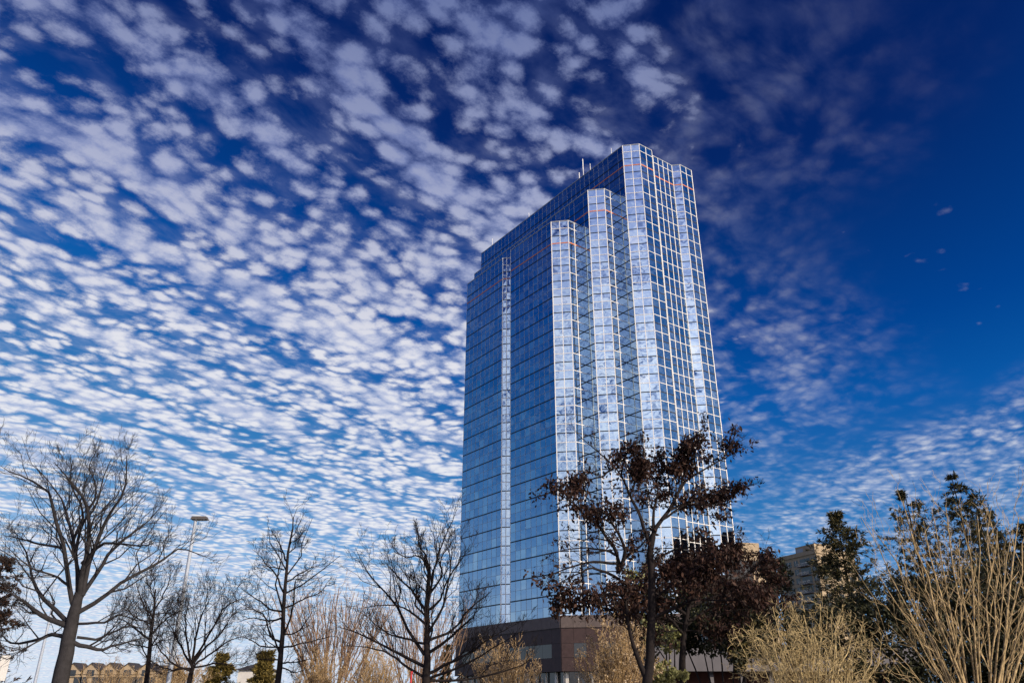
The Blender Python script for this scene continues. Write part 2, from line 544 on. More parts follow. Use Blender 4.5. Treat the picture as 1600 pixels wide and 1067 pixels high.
# ------------------------------------------------------------------ plants: growth by vectorised branching
def resample(pts, K, jit=0.0):
    """smooth curve through the given points, K samples"""
    pts = np.asarray(pts, float)
    n = len(pts)
    q = np.vstack((2 * pts[0] - pts[1], pts, 2 * pts[-1] - pts[-2]))
    out = []
    for t in np.linspace(0, n - 1, K):
        i = min(int(t), n - 2); f = t - i
        a, b, c, d = q[i], q[i + 1], q[i + 2], q[i + 3]
        out.append(.5 * (2 * b + (c - a) * f + (2 * a - 5 * b + 4 * c - d) * f * f + (3 * b - a - 3 * c + d) * f ** 3))
    out = np.array(out)
    if jit:
        out[1:-1] += rng.normal(0, jit, (K - 2, 3))
    return out


def branch_off(P, Rr, m, t0, t1, lf, ang, up, curl, K=4, rmin=.006, rf=.55, ljit=.35, droop=0.0, lmin=.12):
    """m children on each parent curve; P (N,K0,3), Rr (N,K0)"""
    N, K0, _ = P.shape
    plen = np.linalg.norm(np.diff(P, axis=1), axis=2).sum(1)
    t = (np.arange(m)[None, :] + rng.random((N, m))) / m
    t = t0 + (t1 - t0) * t
    x = t * (K0 - 1); i = np.minimum(x.astype(int), K0 - 2); f = x - i
    r_ = np.arange(N)[:, None]
    o = P[r_, i] * (1 - f)[..., None] + P[r_, i + 1] * f[..., None]
    tg = P[r_, i + 1] - P[r_, i]; tg /= np.linalg.norm(tg, axis=2, keepdims=True) + 1e-9
    rr = Rr[r_, i] * (1 - f) + Rr[r_, i + 1] * f
    rnd = rng.normal(0, 1, (N, m, 3))
    perp = rnd - (rnd * tg).sum(2, keepdims=True) * tg; perp /= np.linalg.norm(perp, axis=2, keepdims=True) + 1e-9
    a = np.radians(ang) * (1 + rng.normal(0, .25, (N, m)))
    d = tg * np.cos(a)[..., None] + perp * np.sin(a)[..., None]
    d[..., 2] += up
    d /= np.linalg.norm(d, axis=2, keepdims=True) + 1e-9
    ln = np.maximum(lmin, plen[:, None] * lf * (1.15 - .75 * t) * (1 + rng.uniform(-ljit, ljit, (N, m))))
    s = np.linspace(0, 1, K)
    Q = o[:, :, None, :] + d[:, :, None, :] * (ln[..., None] * s)[..., None]
    Q[..., 2] += (curl - droop) * ln[..., None] * s ** 2
    jit = rng.normal(0, .06, (N, m, K, 3)) * ln[..., None, None]
    jit[:, :, 0] = 0
    Q += jit
    r0 = np.maximum(rmin, np.minimum(rr * rf, ln * .03))
    RR = np.maximum(rmin * .75, r0[..., None] * (1 - .75 * s))
    return Q.reshape(-1, K, 3), RR.reshape(-1, K)


def tube_mesh(name, sets, sides=3, smooth=False):
    Vs, Fs, n = [], [], 0
    for P, Rr in sets:
        if len(P) == 0:
            continue
        v_, f_ = tubes(P, Rr, sides)
        Vs.append(v_); Fs.append(f_ + n); n += len(v_)
    return mesh_np(name, np.vstack(Vs), np.vstack(Fs), smooth=smooth)


def leaf_quads(pos, size, hang=.6, aspect=.42, d=None):
    """one small folded leaf per position, random attitude"""
    n = len(pos)
    if d is None:
        d = rng.normal(0, 1, (n, 3)); d[:, 2] -= hang * 1.6; d /= np.linalg.norm(d, axis=1, keepdims=True)
    w = rng.normal(0, 1, (n, 3)); w -= (w * d).sum(1, keepdims=True) * d; w /= np.linalg.norm(w, axis=1, keepdims=True)
    nn = np.cross(d, w)
    L_ = size * rng.uniform(.6, 1.25, (n, 1)); Wd = L_ * aspect
    mid = pos + d * L_ * .5 + nn * L_ * rng.uniform(-.12, .12, (n, 1))
    V = np.stack((pos, mid + w * Wd, pos + d * L_, mid - w * Wd), 1).reshape(-1, 3)
    return V, np.arange(4 * n).reshape(-1, 4)


def bark(name, col, var=.35):
    return plain(name, col, .9, var, 5.0, bump=.01, spec=.15)


def leafmat(name, stops, trans=.25, scale=6.0):
    def b(N_, bs):
        pos = N_.n('ShaderNodeNewGeometry').outputs['Position']
        isl = N_.n('ShaderNodeNewGeometry').outputs['Random Per Island']
        f = N_.add(N_.mul(isl, .65), N_.mul(N_.noise(pos, .7, 3, .6), .5))
        c = N_.ramp(f, stops)
        N_.put(bs.inputs['Base Color'], c)
        bs.inputs['Roughness'].default_value = .65
        bs.inputs['Specular IOR Level'].default_value = .25
        # thin leaves let some light through
        tr = N_.n('ShaderNodeBsdfTranslucent'); N_.put(tr.inputs[0], c)
        mx = N_.n('ShaderNodeMixShader'); mx.inputs[0].default_value = trans
        N_.nt.links.new(bs.outputs[0], mx.inputs[1]); N_.nt.links.new(tr.outputs[0], mx.inputs[2])
        out = [q for q in N_.nt.nodes if q.type == 'OUTPUT_MATERIAL'][0]
        N_.nt.links.new(mx.outputs[0], out.inputs[0])
    return mat(name, b)


BK = {'grey': bark('grey_bark', (.033, .031, .034)), 'dark': bark('dark_bark', (.018, .0145, .015)),
      'brown': bark('brown_bark', (.07, .045, .032)), 'gold': bark('golden_bark', (.46, .36, .19), .6),
      'tan': bark('tan_bark', (.36, .27, .15), .75), 'pink': bark('pinkish_bark', (.25, .165, .11)),
      'straw': bark('straw_twigs', (.36, .25, .13), .6)}
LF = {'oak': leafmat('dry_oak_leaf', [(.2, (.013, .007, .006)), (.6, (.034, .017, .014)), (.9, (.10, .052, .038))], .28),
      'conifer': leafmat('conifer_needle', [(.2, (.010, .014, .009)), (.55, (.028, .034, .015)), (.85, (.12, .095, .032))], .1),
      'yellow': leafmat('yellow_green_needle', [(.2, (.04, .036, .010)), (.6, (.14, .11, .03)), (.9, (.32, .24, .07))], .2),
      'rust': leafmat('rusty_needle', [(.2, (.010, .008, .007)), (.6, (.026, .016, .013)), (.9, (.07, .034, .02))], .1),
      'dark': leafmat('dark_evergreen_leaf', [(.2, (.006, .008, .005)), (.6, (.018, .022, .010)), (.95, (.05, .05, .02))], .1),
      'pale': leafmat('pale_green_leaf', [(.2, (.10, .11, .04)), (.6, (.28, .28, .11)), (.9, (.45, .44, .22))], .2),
      'straw': leafmat('dry_straw_leaf', [(.2, (.19, .13, .08)), (.6, (.44, .33, .22)), (.9, (.60, .48, .34))], .2)}


def limb_pts(px, Y0, spread, K, jit):
    """photo-pixel polyline to a curve that also runs in depth"""
    px = np.asarray(px, float)
    seg = np.r_[0, np.cumsum(np.hypot(*np.diff(px, axis=0).T))]
    ln = seg[-1] / F_PX * Y0
    s = rng.uniform(-1, 1) * spread
    return resample([at(x, y, Y0 + s * ln * (q / max(seg[-1], 1)) ** 1.2 + 0) for (x, y), q in zip(px, seg)], K, jit)


def bare_tree(name, label, cat, Y0, trunk, limbs, r_base, r_top, bk, levels, group=None, spread=.8, rl=None, twig_r=.0048,
              leaves=None):
    """trunk and limbs follow the tree in view; everything finer grows from them"""
    t3 = [at(x, y, Y0) for x, y in trunk]
    ground_pt = t3[0].copy(); ground_pt[2] = -.1
    ground_pt[0] += (t3[0][0] - t3[min(1, len(t3) - 1)][0]) * .3
    root = thing(name, label, cat, (ground_pt[0], Y0, 0), 0, group)
    off = -np.array(root.location)

    def part(nm, me, mt, **kw):
        o = link(nm, me, mt, root, **kw); o.location = off; return o
    tp = resample([ground_pt] + t3, 14, .01)
    tt = np.linspace(0, 1, 14)
    tr = r_base + (r_top - r_base) * tt ** .8
    tr[0] *= 1.25
    part('trunk', tube_mesh('trunk', [(tp[None], tr[None])], 9, True), bk)
    LP, LR = [], []
    for lb in limbs:
        r0 = None
        if isinstance(lb[0], (int, float)):
            r0, lb = lb[0], lb[1:]
        P = limb_pts(lb, Y0, spread, 12, .012 * Y0 / 25)
        # start on the trunk's own axis
        ln = np.linalg.norm(np.diff(P, axis=0), axis=1).sum()
        r0 = r0 or min(rl or r_base * .5, .014 * ln + .012)
        Rr = .78 * r0 * (1 - np.linspace(0, 1, 12)) ** .9 + twig_r * 1.2
        LP.append(P); LR.append(Rr)
        part('branch', tube_mesh('branch', [(P[None], Rr[None])], 6, True), bk)
    LP, LR = np.array(LP), np.array(LR)
    if r_top < .06:
        LP = np.concatenate((LP, resample(t3, 12)[None])); LR = np.concatenate((LR, np.linspace(tr[2], r_top, 12)[None]))
    sets, P, Rr = [], LP, LR
    allsets = [(LP, LR)]
    for lv in levels:
        P, Rr = branch_off(P, Rr, rmin=twig_r, **lv)
        ok = P[:, :, 2].min(1) > .25
        P, Rr = P[ok], Rr[ok]
        sets.append((P, Rr)); allsets.append((P, Rr))
    part('twigs', tube_mesh('twigs', sets, 3), bk, kind='stuff')
    if leaves:
        leaves(part, allsets, root)
    return root, allsets


LV = [dict(m=11, t0=.15, t1=1, lf=.42, ang=42, up=.25, curl=.18), dict(m=7, t0=.2, t1=1, lf=.50, ang=42, up=.22, curl=.12),
      dict(m=4, t0=.25, t1=1, lf=.55, ang=40, up=.2, curl=.1, K=3)]

# big bare tree at the left
bare_tree('bare_tree', 'largest bare tree, thick grey trunk and wide spreading limbs, at the left edge', 'tree', 27,
          [(95, 1067), (109, 988), (118, 950), (124, 925)],
          [(.11, (116, 950), (111, 934), (105, 894), (98, 843), (83, 800), (78, 771), (47, 749), (22, 738), (0, 727)),
           (.10, (121, 941), (121, 890), (112, 836), (100, 789), (91, 771), (54, 727)),
           (.12, (124, 934), (127, 894), (138, 861), (138, 803), (125, 771), (105, 745), (83, 720)),
           (.10, (129, 930), (138, 883), (156, 836), (170, 803), (192, 771), (199, 727), (196, 705)),
           (.09, (123, 938), (152, 894), (174, 861), (203, 836), (232, 814), (254, 789)),
           (.10, (119, 958), (160, 934), (192, 908), (232, 887), (257, 874), (276, 858), (301, 861), (337, 876)),
           ((123, 974), (160, 972), (189, 961), (218, 970), (250, 970)),
           ((120, 995), (152, 997), (174, 988), (203, 977), (225, 981), (268, 966)),
           (.10, (114, 1003), (138, 1010), (156, 1014), (181, 1008), (210, 999), (239, 995)),
           (.14, (112, 981), (91, 972), (69, 963), (47, 948), (36, 939), (14, 926), (-10, 916)),
           (.09, (104, 995), (80, 990), (62, 999), (22, 1005), (7, 995), (-10, 985)),
           ((108, 915), (83, 898), (54, 890), (29, 872), (0, 840)),
           ((100, 856), (65, 850), (29, 841), (0, 836)),
           ((124, 900), (118, 860), (128, 820), (150, 790), (160, 750), (175, 715)),
           ((104, 970), (60, 925), (48, 890), (40, 860), (15, 820)),
           ((128, 880), (160, 850), (190, 850), (222, 852), (250, 846)),
           ((136, 800), (150, 770), (140, 730), (150, 705)),
           ((112, 850), (130, 800), (112, 760), (110, 710))],
          .31, .14, BK['grey'],
          [dict(m=11, t0=.15, t1=1, lf=.38, ang=40, up=.28, curl=.2), dict(m=7, t0=.2, t1=1, lf=.46, ang=42, up=.22, curl=.15),
           dict(m=4, t0=.25, t1=1, lf=.55, ang=38, up=.2, curl=.1, K=3)], spread=.7)

# slender bare tree
bare_tree('bare_tree', 'slender bare tree with one straight leader, just right of the tall light pole', 'tree', 28,
          [(434, 1067), (440, 1011), (444, 931), (449, 871), (457, 828), (458, 807)],
          [((440, 1003), (423, 993), (413, 963), (394, 952), (367, 952)), ((438, 1011), (413, 1010), (394, 1001), (375, 993)),
           ((442, 995), (456, 958), (461, 909), (472, 904)), ((442, 992), (464, 987), (480, 968), (491, 949)),
           ((441, 1011), (469, 1006), (501, 998), (528, 993)), ((442, 955), (423, 952), (410, 941), (394, 931), (372, 915)),
           ((443, 925), (431, 898), (415, 880), (407, 869), (394, 858)), ((446, 909), (466, 898), (485, 888), (509, 880)),
           ((448, 877), (437, 850), (430, 836)), ((450, 866), (462, 855), (478, 850)), ((452, 850), (464, 842), (474, 832)),
           ((436, 1036), (461, 1033), (491, 1028)), ((437, 1040), (460, 1050), (478, 1046)), ((436, 1030), (415, 1030), (392, 1024)),
           ((444, 890), (425, 885), (400, 888)), ((443, 950), (470, 938), (500, 925), (515, 905)), ((443, 965), (420, 970), (395, 965), (370, 972))],
          .13, .012, BK['dark'], [dict(m=9, t0=.15, t1=1, lf=.38, ang=45, up=.25, curl=.2), dict(m=5, t0=.2, t1=1, lf=.5, ang=45, up=.2, curl=.1),
                                  dict(m=3, t0=.3, t1=1, lf=.55, ang=40, up=.2, curl=.1, K=3)])

# bare tree left of the tower
bare_tree('bare_tree', 'bare tree with upswept limbs standing before the left foot of the glass tower', 'tree', 24,
          [(666, 1067), (667, 1022), (667, 952), (670, 893), (665, 868)],
          [(.055, (663, 1022), (636, 979), (617, 941), (598, 920), (577, 896), (555, 855)), (.05, (666, 955), (644, 923), (625, 904), (601, 877)),
           (.06, (662, 1040), (625, 1022), (593, 1006), (555, 987), (526, 979)), (.05, (662, 1057), (631, 1038), (604, 1019), (571, 1011), (540, 1008)),
           (.045, (668, 953), (687, 939), (698, 909), (717, 880), (735, 850)), (.055, (669, 1020), (698, 1001), (717, 982), (740, 962), (752, 930)),
           (.05, (669, 990), (690, 952), (700, 915), (703, 874), (695, 847)), (.05, (668, 955), (674, 915), (682, 874), (698, 834), (713, 796)),
           (.06, (669, 1052), (700, 1036), (730, 1022), (760, 1000), (800, 978)), (.05, (669, 1060), (715, 1043), (757, 1020), (815, 985)),
           ((669, 893), (657, 869), (633, 871), (615, 860)), ((666, 925), (652, 912), (640, 908)), ((665, 975), (640, 955), (610, 945), (560, 950)),
           ((664, 1005), (625, 995), (600, 985), (570, 960)), ((669, 930), (690, 900), (690, 870), (720, 830)), ((667, 870), (655, 850), (652, 825)),
           ((669, 1000), (705, 985), (730, 955), (765, 925)), ((670, 1062), (720, 1062), (790, 1048), (830, 1030)), ((667, 970), (655, 940), (650, 925))],
            .155, .030, BK['dark'], [dict(m=10, t0=.2, t1=1, lf=.36, ang=36, up=.55, curl=.25), dict(m=5, t0=.2, t1=1, lf=.5, ang=40, up=.25, curl=.15),
                                  dict(m=3, t0=.3, t1=1, lf=.55, ang=40, up=.2, curl=.1, K=3)])

# two small trees by the light pole
bare_tree('bare_tree', 'small dark bare tree, thin leaning trunk, left of the tall light pole', 'tree', 33,
          [(228, 1067), (235, 1000), (240, 960), (243, 920)],
          [((236, 1000), (215, 985), (195, 970), (182, 965)), ((237, 990), (255, 970), (275, 958), (295, 950)), ((239, 965), (225, 945), (215, 920), (212, 905)),
           ((240, 955), (255, 930), (265, 905), (270, 890)), ((240, 960), (262, 955), (285, 935)), ((235, 1010), (255, 1000), (285, 995)), ((234, 1012), (205, 1005), (180, 1000)),
           ((241, 940), (235, 915), (240, 895)), ((238, 975), (205, 958), (190, 930))],
          .13, .03, BK['dark'], LV)
bare_tree('bare_tree', 'low bare tree with broad tangled crown at the foot of the tall light pole', 'tree', 30,
          [(296, 1067), (299, 1050), (301, 1038)],
          [(.05, (298, 1048), (280, 1040), (262, 1030), (245, 1005), (232, 985)), (.05, (300, 1040), (285, 1015), (270, 985), (255, 960)),
           (.05, (301, 1036), (305, 1000), (312, 970), (322, 945), (335, 925)), (.05, (302, 1036), (322, 1010), (345, 990), (360, 965), (372, 950)),
           (.045, (303, 1040), (330, 1020), (360, 1000), (390, 990)), ((304, 1042), (340, 1036), (370, 1038), (395, 1030)), ((299, 1044), (265, 1045), (240, 1035), (215, 1015)),
           ((300, 1038), (292, 1000), (290, 960), (298, 930)), ((302, 1030), (330, 985), (350, 950), (385, 930))],
          .11, .06, BK['dark'], [dict(m=12, t0=.15, t1=1, lf=.42, ang=42, up=.3, curl=.2), dict(m=7, t0=.2, t1=1, lf=.5, ang=42, up=.2, curl=.12),
                                 dict(m=4, t0=.25, t1=1, lf=.55, ang=40, up=.2, curl=.1, K=3)])


# oaks that keep their dead leaves
def oak_leaves(zones, n_per, size=.15, thin=.12):
    def go(part, sets, root):
        pts = np.concatenate([P[:, 1:].reshape(-1, 3) for P, Rr in sets[1:]])
        # where a twig point falls in the photo decides how leafy it is
        yy = pts[:, 1]; zc = pts[:, 2] - EYE
        fwd = yy * CP + zc * SP; up = -yy * SP + zc * CP
        x = 800 + F_PX * pts[:, 0] / fwd; y = 533.5 - F_PX * up / fwd
        w = np.full(len(pts), thin * .2)
        for (cx, cy, rx, ry, d) in zones:
            q = ((x - cx) / rx) ** 2 + ((y - cy) / ry) ** 2
            w = np.maximum(w, d * np.clip(1.35 - q, 0, 1) * .88)
        keep = pts[rng.random(len(pts)) < w]
        pos = np.repeat(keep, n_per, 0) + rng.normal(0, .10, (len(keep) * n_per, 3))
        V, Fq = leaf_quads(pos, size, .7, .24)
        part('leaves', mesh_np('leaves', V, Fq), LF['oak'], kind='stuff')
    return go


bare_tree('oak_tree', 'twin-trunked oak holding clusters of dead brown leaves before the glass tower', 'tree', 22,
          [(1011, 1075), (1013, 1052), (1017, 1010), (1018, 965), (1018, 897), (1015, 866), (1020, 838)],
          [(.115, (1012, 1070), (1006, 1050), (992, 1017), (983, 976), (975, 925), (966, 893)),
           (.075, (966, 895), (966, 870), (958, 855), (949, 840), (931, 818), (915, 806), (897, 786), (870, 772), (848, 765)),
           (.075, (966, 893), (974, 872), (975, 850), (965, 831), (954, 813), (938, 797), (905, 790)),
           (.06, (968, 890), (975, 874), (990, 862), (1008, 845), (1014, 830)),
           (.08, (1020, 838), (1028, 818), (1046, 797), (1057, 775), (1075, 748), (1100, 734), (1129, 716), (1165, 700)),
           (.06, (1020, 836), (1021, 802), (1026, 779), (1030, 745), (1022, 710)),
           (.07, (1016, 850), (1010, 836), (1003, 815), (996, 797), (985, 775), (974, 748), (956, 723), (920, 694), (893, 668)),
           ((1046, 797), (1075, 785), (1105, 772), (1135, 765)), ((1057, 775), (1065, 750), (1062, 720), (1072, 695)),
           ((1090, 740), (1085, 715), (1092, 690), (1098, 660)), ((1034, 812), (1065, 792), (1100, 788), (1140, 800)),
           ((985, 775), (995, 745), (1005, 725)), ((970, 745), (975, 720), (988, 695), (1000, 690)), ((960, 730), (940, 745), (915, 750), (880, 758)),
           ((966, 868), (942, 859), (900, 856), (850, 866)), ((966, 880), (920, 878), (880, 890), (845, 905)), ((968, 905), (930, 888), (895, 900), (860, 920)),
           (.06, (1021, 965), (1039, 956), (1066, 945), (1089, 936), (1145, 938), (1180, 930)), ((1018, 940), (1050, 915), (1080, 905), (1110, 890)),
           ((975, 930), (940, 930), (905, 950), (870, 962)), ((1018, 880), (1045, 862), (1080, 855), (1120, 862)), ((1017, 900), (1040, 890), (1075, 880)),
           ((1129, 716), (1145, 690), (1150, 670)), ((1130, 765), (1150, 765), (1180, 757))],
          .155, .085, BK['dark'],
          [dict(m=8, t0=.25, t1=1, lf=.30, ang=48, up=.15, curl=.1), dict(m=5, t0=.2, t1=1, lf=.48, ang=48, up=.1, curl=.05),
           dict(m=3, t0=.3, t1=1, lf=.5, ang=45, up=0, curl=0, K=3)], spread=.6,
          leaves=oak_leaves([(870, 765, 38, 18, .50), (915, 755, 30, 18, .55), (955, 765, 40, 30, .5), (985, 725, 35, 30, .55), (1025, 730, 30, 30, .5),
                             (1060, 735, 32, 28, .55), (1095, 705, 30, 28, .45), (1140, 706, 36, 16, .45), (1000, 785, 50, 30, .55), (960, 800, 50, 25, .45), (900, 800, 34, 14, .4),
                             (1060, 775, 60, 22, .5), (1120, 768, 40, 18, .45), (975, 840, 30, 22, .35), (1120, 830, 30, 30, .4), (1080, 890, 90, 35, .5), (1170, 910, 60, 45, .5),
                             (890, 935, 60, 26, .45), (980, 930, 60, 40, .45), (820, 925, 20, 20, .25)], 6, .14))

bare_tree('oak_tree', 'low wide oak thick with brown leaves, behind the twin-trunked oak', 'tree', 27,
          [(1068, 1067), (1067, 1010), (1072, 970), (1078, 930)],
          [(.06, (1068, 990), (1040, 960), (1010, 940), (975, 925)), (.06, (1070, 980), (1100, 955), (1140, 940), (1190, 930), (1225, 925)), (.05, (1074, 950), (1095, 915), (1130, 890), (1150, 870)),
           (.05, (1076, 940), (1060, 905), (1035, 885), (1020, 880)), (.05, (1078, 935), (1085, 900), (1080, 875)), (.05, (1070, 970), (1120, 960), (1170, 950), (1215, 955)),
           ((1075, 945), (1120, 915), (1170, 900), (1215, 890)), ((1068, 975), (1030, 965), (990, 965), (940, 960)), ((1072, 960), (1040, 935), (1000, 915), (960, 905)),
           ((1078, 935), (1110, 890), (1140, 855), (1150, 845)), ((1075, 950), (1140, 920), (1180, 885), (1190, 870)), ((1070, 985), (1110, 985), (1150, 980)), ((1068, 985), (1030, 985), (1000, 990))],
          .15, .06, BK['dark'],
          [dict(m=10, t0=.2, t1=1, lf=.40, ang=48, up=.1, curl=.05), dict(m=6, t0=.2, t1=1, lf=.48, ang=48, up=.05, curl=0),
           dict(m=3, t0=.3, t1=1, lf=.5, ang=45, up=-.1, curl=0, K=3)], spread=.8,
          leaves=oak_leaves([(1075, 915, 110, 50, .42), (1190, 915, 60, 45, .42), (990, 930, 60, 45, .40), (1130, 870, 40, 30, .35), (1080, 960, 90, 40, .3), (1195, 880, 25, 25, .35)], 5, .17, .15))


# many-stemmed shrubs
def vase(name, label, cat, x, Y, tips, r0, bk, levels, group=None, K=8, power=1.0, base_z=0.0, leaf=None, twig_r=.006, wob=.018, stem_part=True, basew=.25):
    b = at(x, 1067, Y); b[2] = base_z
    root = thing(name, label, cat, (b[0], Y, 0), 0, group)
    off = -np.array(root.location)
    P = []
    for (tx, ty, dY) in tips:
        tpt = at(tx, ty, Y + dY)
        bb = b + np.array((rng.normal(0, basew), rng.normal(0, basew), 0))
        s = np.linspace(0, 1, K)[:, None]
        d = tpt - bb
        q = bb + d * s
        q[:, :2] = bb[:2] + d[:2] * s ** power
        q += rng.normal(0, wob, (K, 3)) * np.linalg.norm(d) * s * .5
        P.append(q)
    P = np.array(P)
    ln = np.linalg.norm(P[:, -1] - P[:, 0], axis=1)
    Rr = (r0 * rng.uniform(.55, 1.15, len(P)) * ln / ln.max())[:, None] * (1 - .85 * np.linspace(0, 1, K)) + twig_r
    if stem_part:
        for i in range(len(P)):
            o = link('stem', tube_mesh('stem', [(P[i:i + 1], Rr[i:i + 1])], 5, True), bk, root); o.location = off
    else:
        o = link('stems', tube_mesh('stems', [(P, Rr)], 4, True), bk, root, kind='stuff'); o.location = off
    sets = []
    for lv in levels:
        P, Rr = branch_off(P, Rr, rmin=twig_r, **lv)
        ok = P[:, :, 2].min(1) > .05
        P, Rr = P[ok], Rr[ok]
        sets.append((P, Rr))
    o = link('twigs', tube_mesh('twigs', sets, 3), bk, root, kind='stuff'); o.location = off
    if leaf:
        mt, n, size, fr = leaf
        pts = np.concatenate([q[:, 1:].reshape(-1, 3) for q, _ in sets])
        pts = pts[rng.random(len(pts)) < fr]
        pos = np.repeat(pts, n, 0) + rng.normal(0, size * .5, (len(pts) * n, 3))
        V, Fq = leaf_quads(pos, size, .1)
        o = link('leaves', mesh_np('leaves', V, Fq), mt, root, kind='stuff'); o.location = off
    return root


def fan(x0, x1, ytop, yside, n, dY, jit=12, pw=2.0):
    """tips on a dome between x0 and x1"""
    out = []
    for i in range(n):
        f = (i + rng.random()) / n
        e = abs(2 * f - 1) ** pw
        q = rng.uniform(.0, 1) ** 2 * .55
        x = x0 + (x1 - x0) * f
        y = ytop + (yside - ytop) * e
        cx, cy = (x0 + x1) / 2, 1067
        out.append((x + (cx - x) * q + rng.normal(0, jit * .6), y + (cy - y) * q + rng.normal(0, jit), rng.uniform(-dY, dY)))
    return out


vase('vase_tree', 'tall golden many-stemmed bare tree fanning out at the right edge', 'tree', 1516, 26,
     [(1345, 805, 1), (1372, 830, -1), (1400, 880, 1.5), (1380, 900, -1.5), (1420, 940, 0), (1400, 970, 1), (1450, 985, -1), (1390, 1010, -2), (1650, 1010, 1), (1640, 960, -1)]
     + [(x, 790 + 14 * ((i * 7) % 4) + (8 if x > 1560 else 0), ((i * 5) % 7 - 3) * .6) for i, x in enumerate(range(1408, 1680, 17))],
     .060, BK['tan'], [dict(m=6, t0=.28, t1=1, lf=.42, ang=20, up=.15, curl=.05, K=5), dict(m=4, t0=.25, t1=1, lf=.40, ang=30, up=.15, curl=.05)], power=1.1, basew=.16, twig_r=.0055, wob=.022)
vase('round_shrub', 'rounded golden bare shrub lit by the sun, left of the tall many-stemmed tree', 'shrub', 1262, 24,
     fan(1135, 1378, 938, 1022, 30, 1.6, 6, 2.0), .048, BK['gold'],
     [dict(m=7, t0=.25, t1=1, lf=.36, ang=50, up=.05, curl=.05, K=5), dict(m=5, t0=.15, t1=1, lf=.50, ang=55, up=.08, curl=.06), dict(m=3, t0=.2, t1=1, lf=.6, ang=52, up=.1, curl=.05, K=3)],
     power=.85, basew=.25, twig_r=.0055, wob=.035)
vase('feathery_shrub', 'feathery straw coloured shrub left of the foot of the twin-trunked oak', 'shrub', 962, 25,
     fan(900, 1028, 985, 1045, 40, 1.2, 9, 2.0), .03, BK['straw'],
     [dict(m=9, t0=.2, t1=1, lf=.32, ang=35, up=.3, curl=.1), dict(m=5, t0=.2, t1=1, lf=.5, ang=40, up=.2, curl=.1, K=3)],
     leaf=(LF['straw'], 4, .055, .5), stem_part=False)
vase('vase_tree', 'pinkish vase-shaped bare tree right behind the slender bare tree', 'tree', 520, 46,
     [(x, 918 + abs(x - 525) * .18 + ((i * 7) % 5) * 9, ((i * 5) % 7 - 3) * .8) for i, x in enumerate(range(430, 622, 5))],
     .06, BK['pink'], [dict(m=7, t0=.35, t1=1, lf=.30, ang=20, up=.4, curl=.05), dict(m=4, t0=.2, t1=1, lf=.45, ang=25, up=.3, curl=.05, K=3)], power=1.1, twig_r=.010, stem_part=False, basew=.5)
vase('vase_tree', 'faint pinkish vase-shaped bare tree right behind the upswept bare tree', 'tree', 660, 52,
     [(x, 925 + abs(x - 660) * .2 + ((i * 7) % 5) * 10, ((i * 5) % 7 - 3) * .8) for i, x in enumerate(range(590, 745, 6))],
     .055, BK['pink'], [dict(m=7, t0=.35, t1=1, lf=.30, ang=20, up=.4, curl=.05), dict(m=4, t0=.2, t1=1, lf=.45, ang=25, up=.3, curl=.05, K=3)], power=1.1, twig_r=.010, stem_part=False, basew=.5)
for (x, x0, x1, yt, ys, Y, lab) in ((790, 725, 850, 1010, 1055, 34, 'tangled straw coloured shrub under the left foot of the glass tower'),
                                    (585, 540, 640, 1022, 1060, 36, 'low straw coloured shrub left of the upswept bare tree'),
                                    (480, 455, 545, 1030, 1064, 38, 'low straw coloured shrub right of the slender bare tree'),
                                    (268, 225, 330, 1030, 1062, 40, 'low straw coloured shrub behind the foot of the tall light pole'),
                                    (165, 120, 232, 1038, 1064, 60, 'low straw coloured shrub in front of the tan terrace')):
    vase('straw_shrub', lab, 'shrub', x, Y, fan(x0, x1, yt, ys, 34, 1.6, 6, 2.0), .03, BK['straw'],
         [dict(m=8, t0=.2, t1=1, lf=.34, ang=40, up=.25, curl=.1), dict(m=5, t0=.2, t1=1, lf=.5, ang=42, up=.2, curl=.1, K=3)],
         leaf=(LF['straw'], 3, .055, .35), stem_part=False, group='straw coloured shrubs along the verge', twig_r=.008)


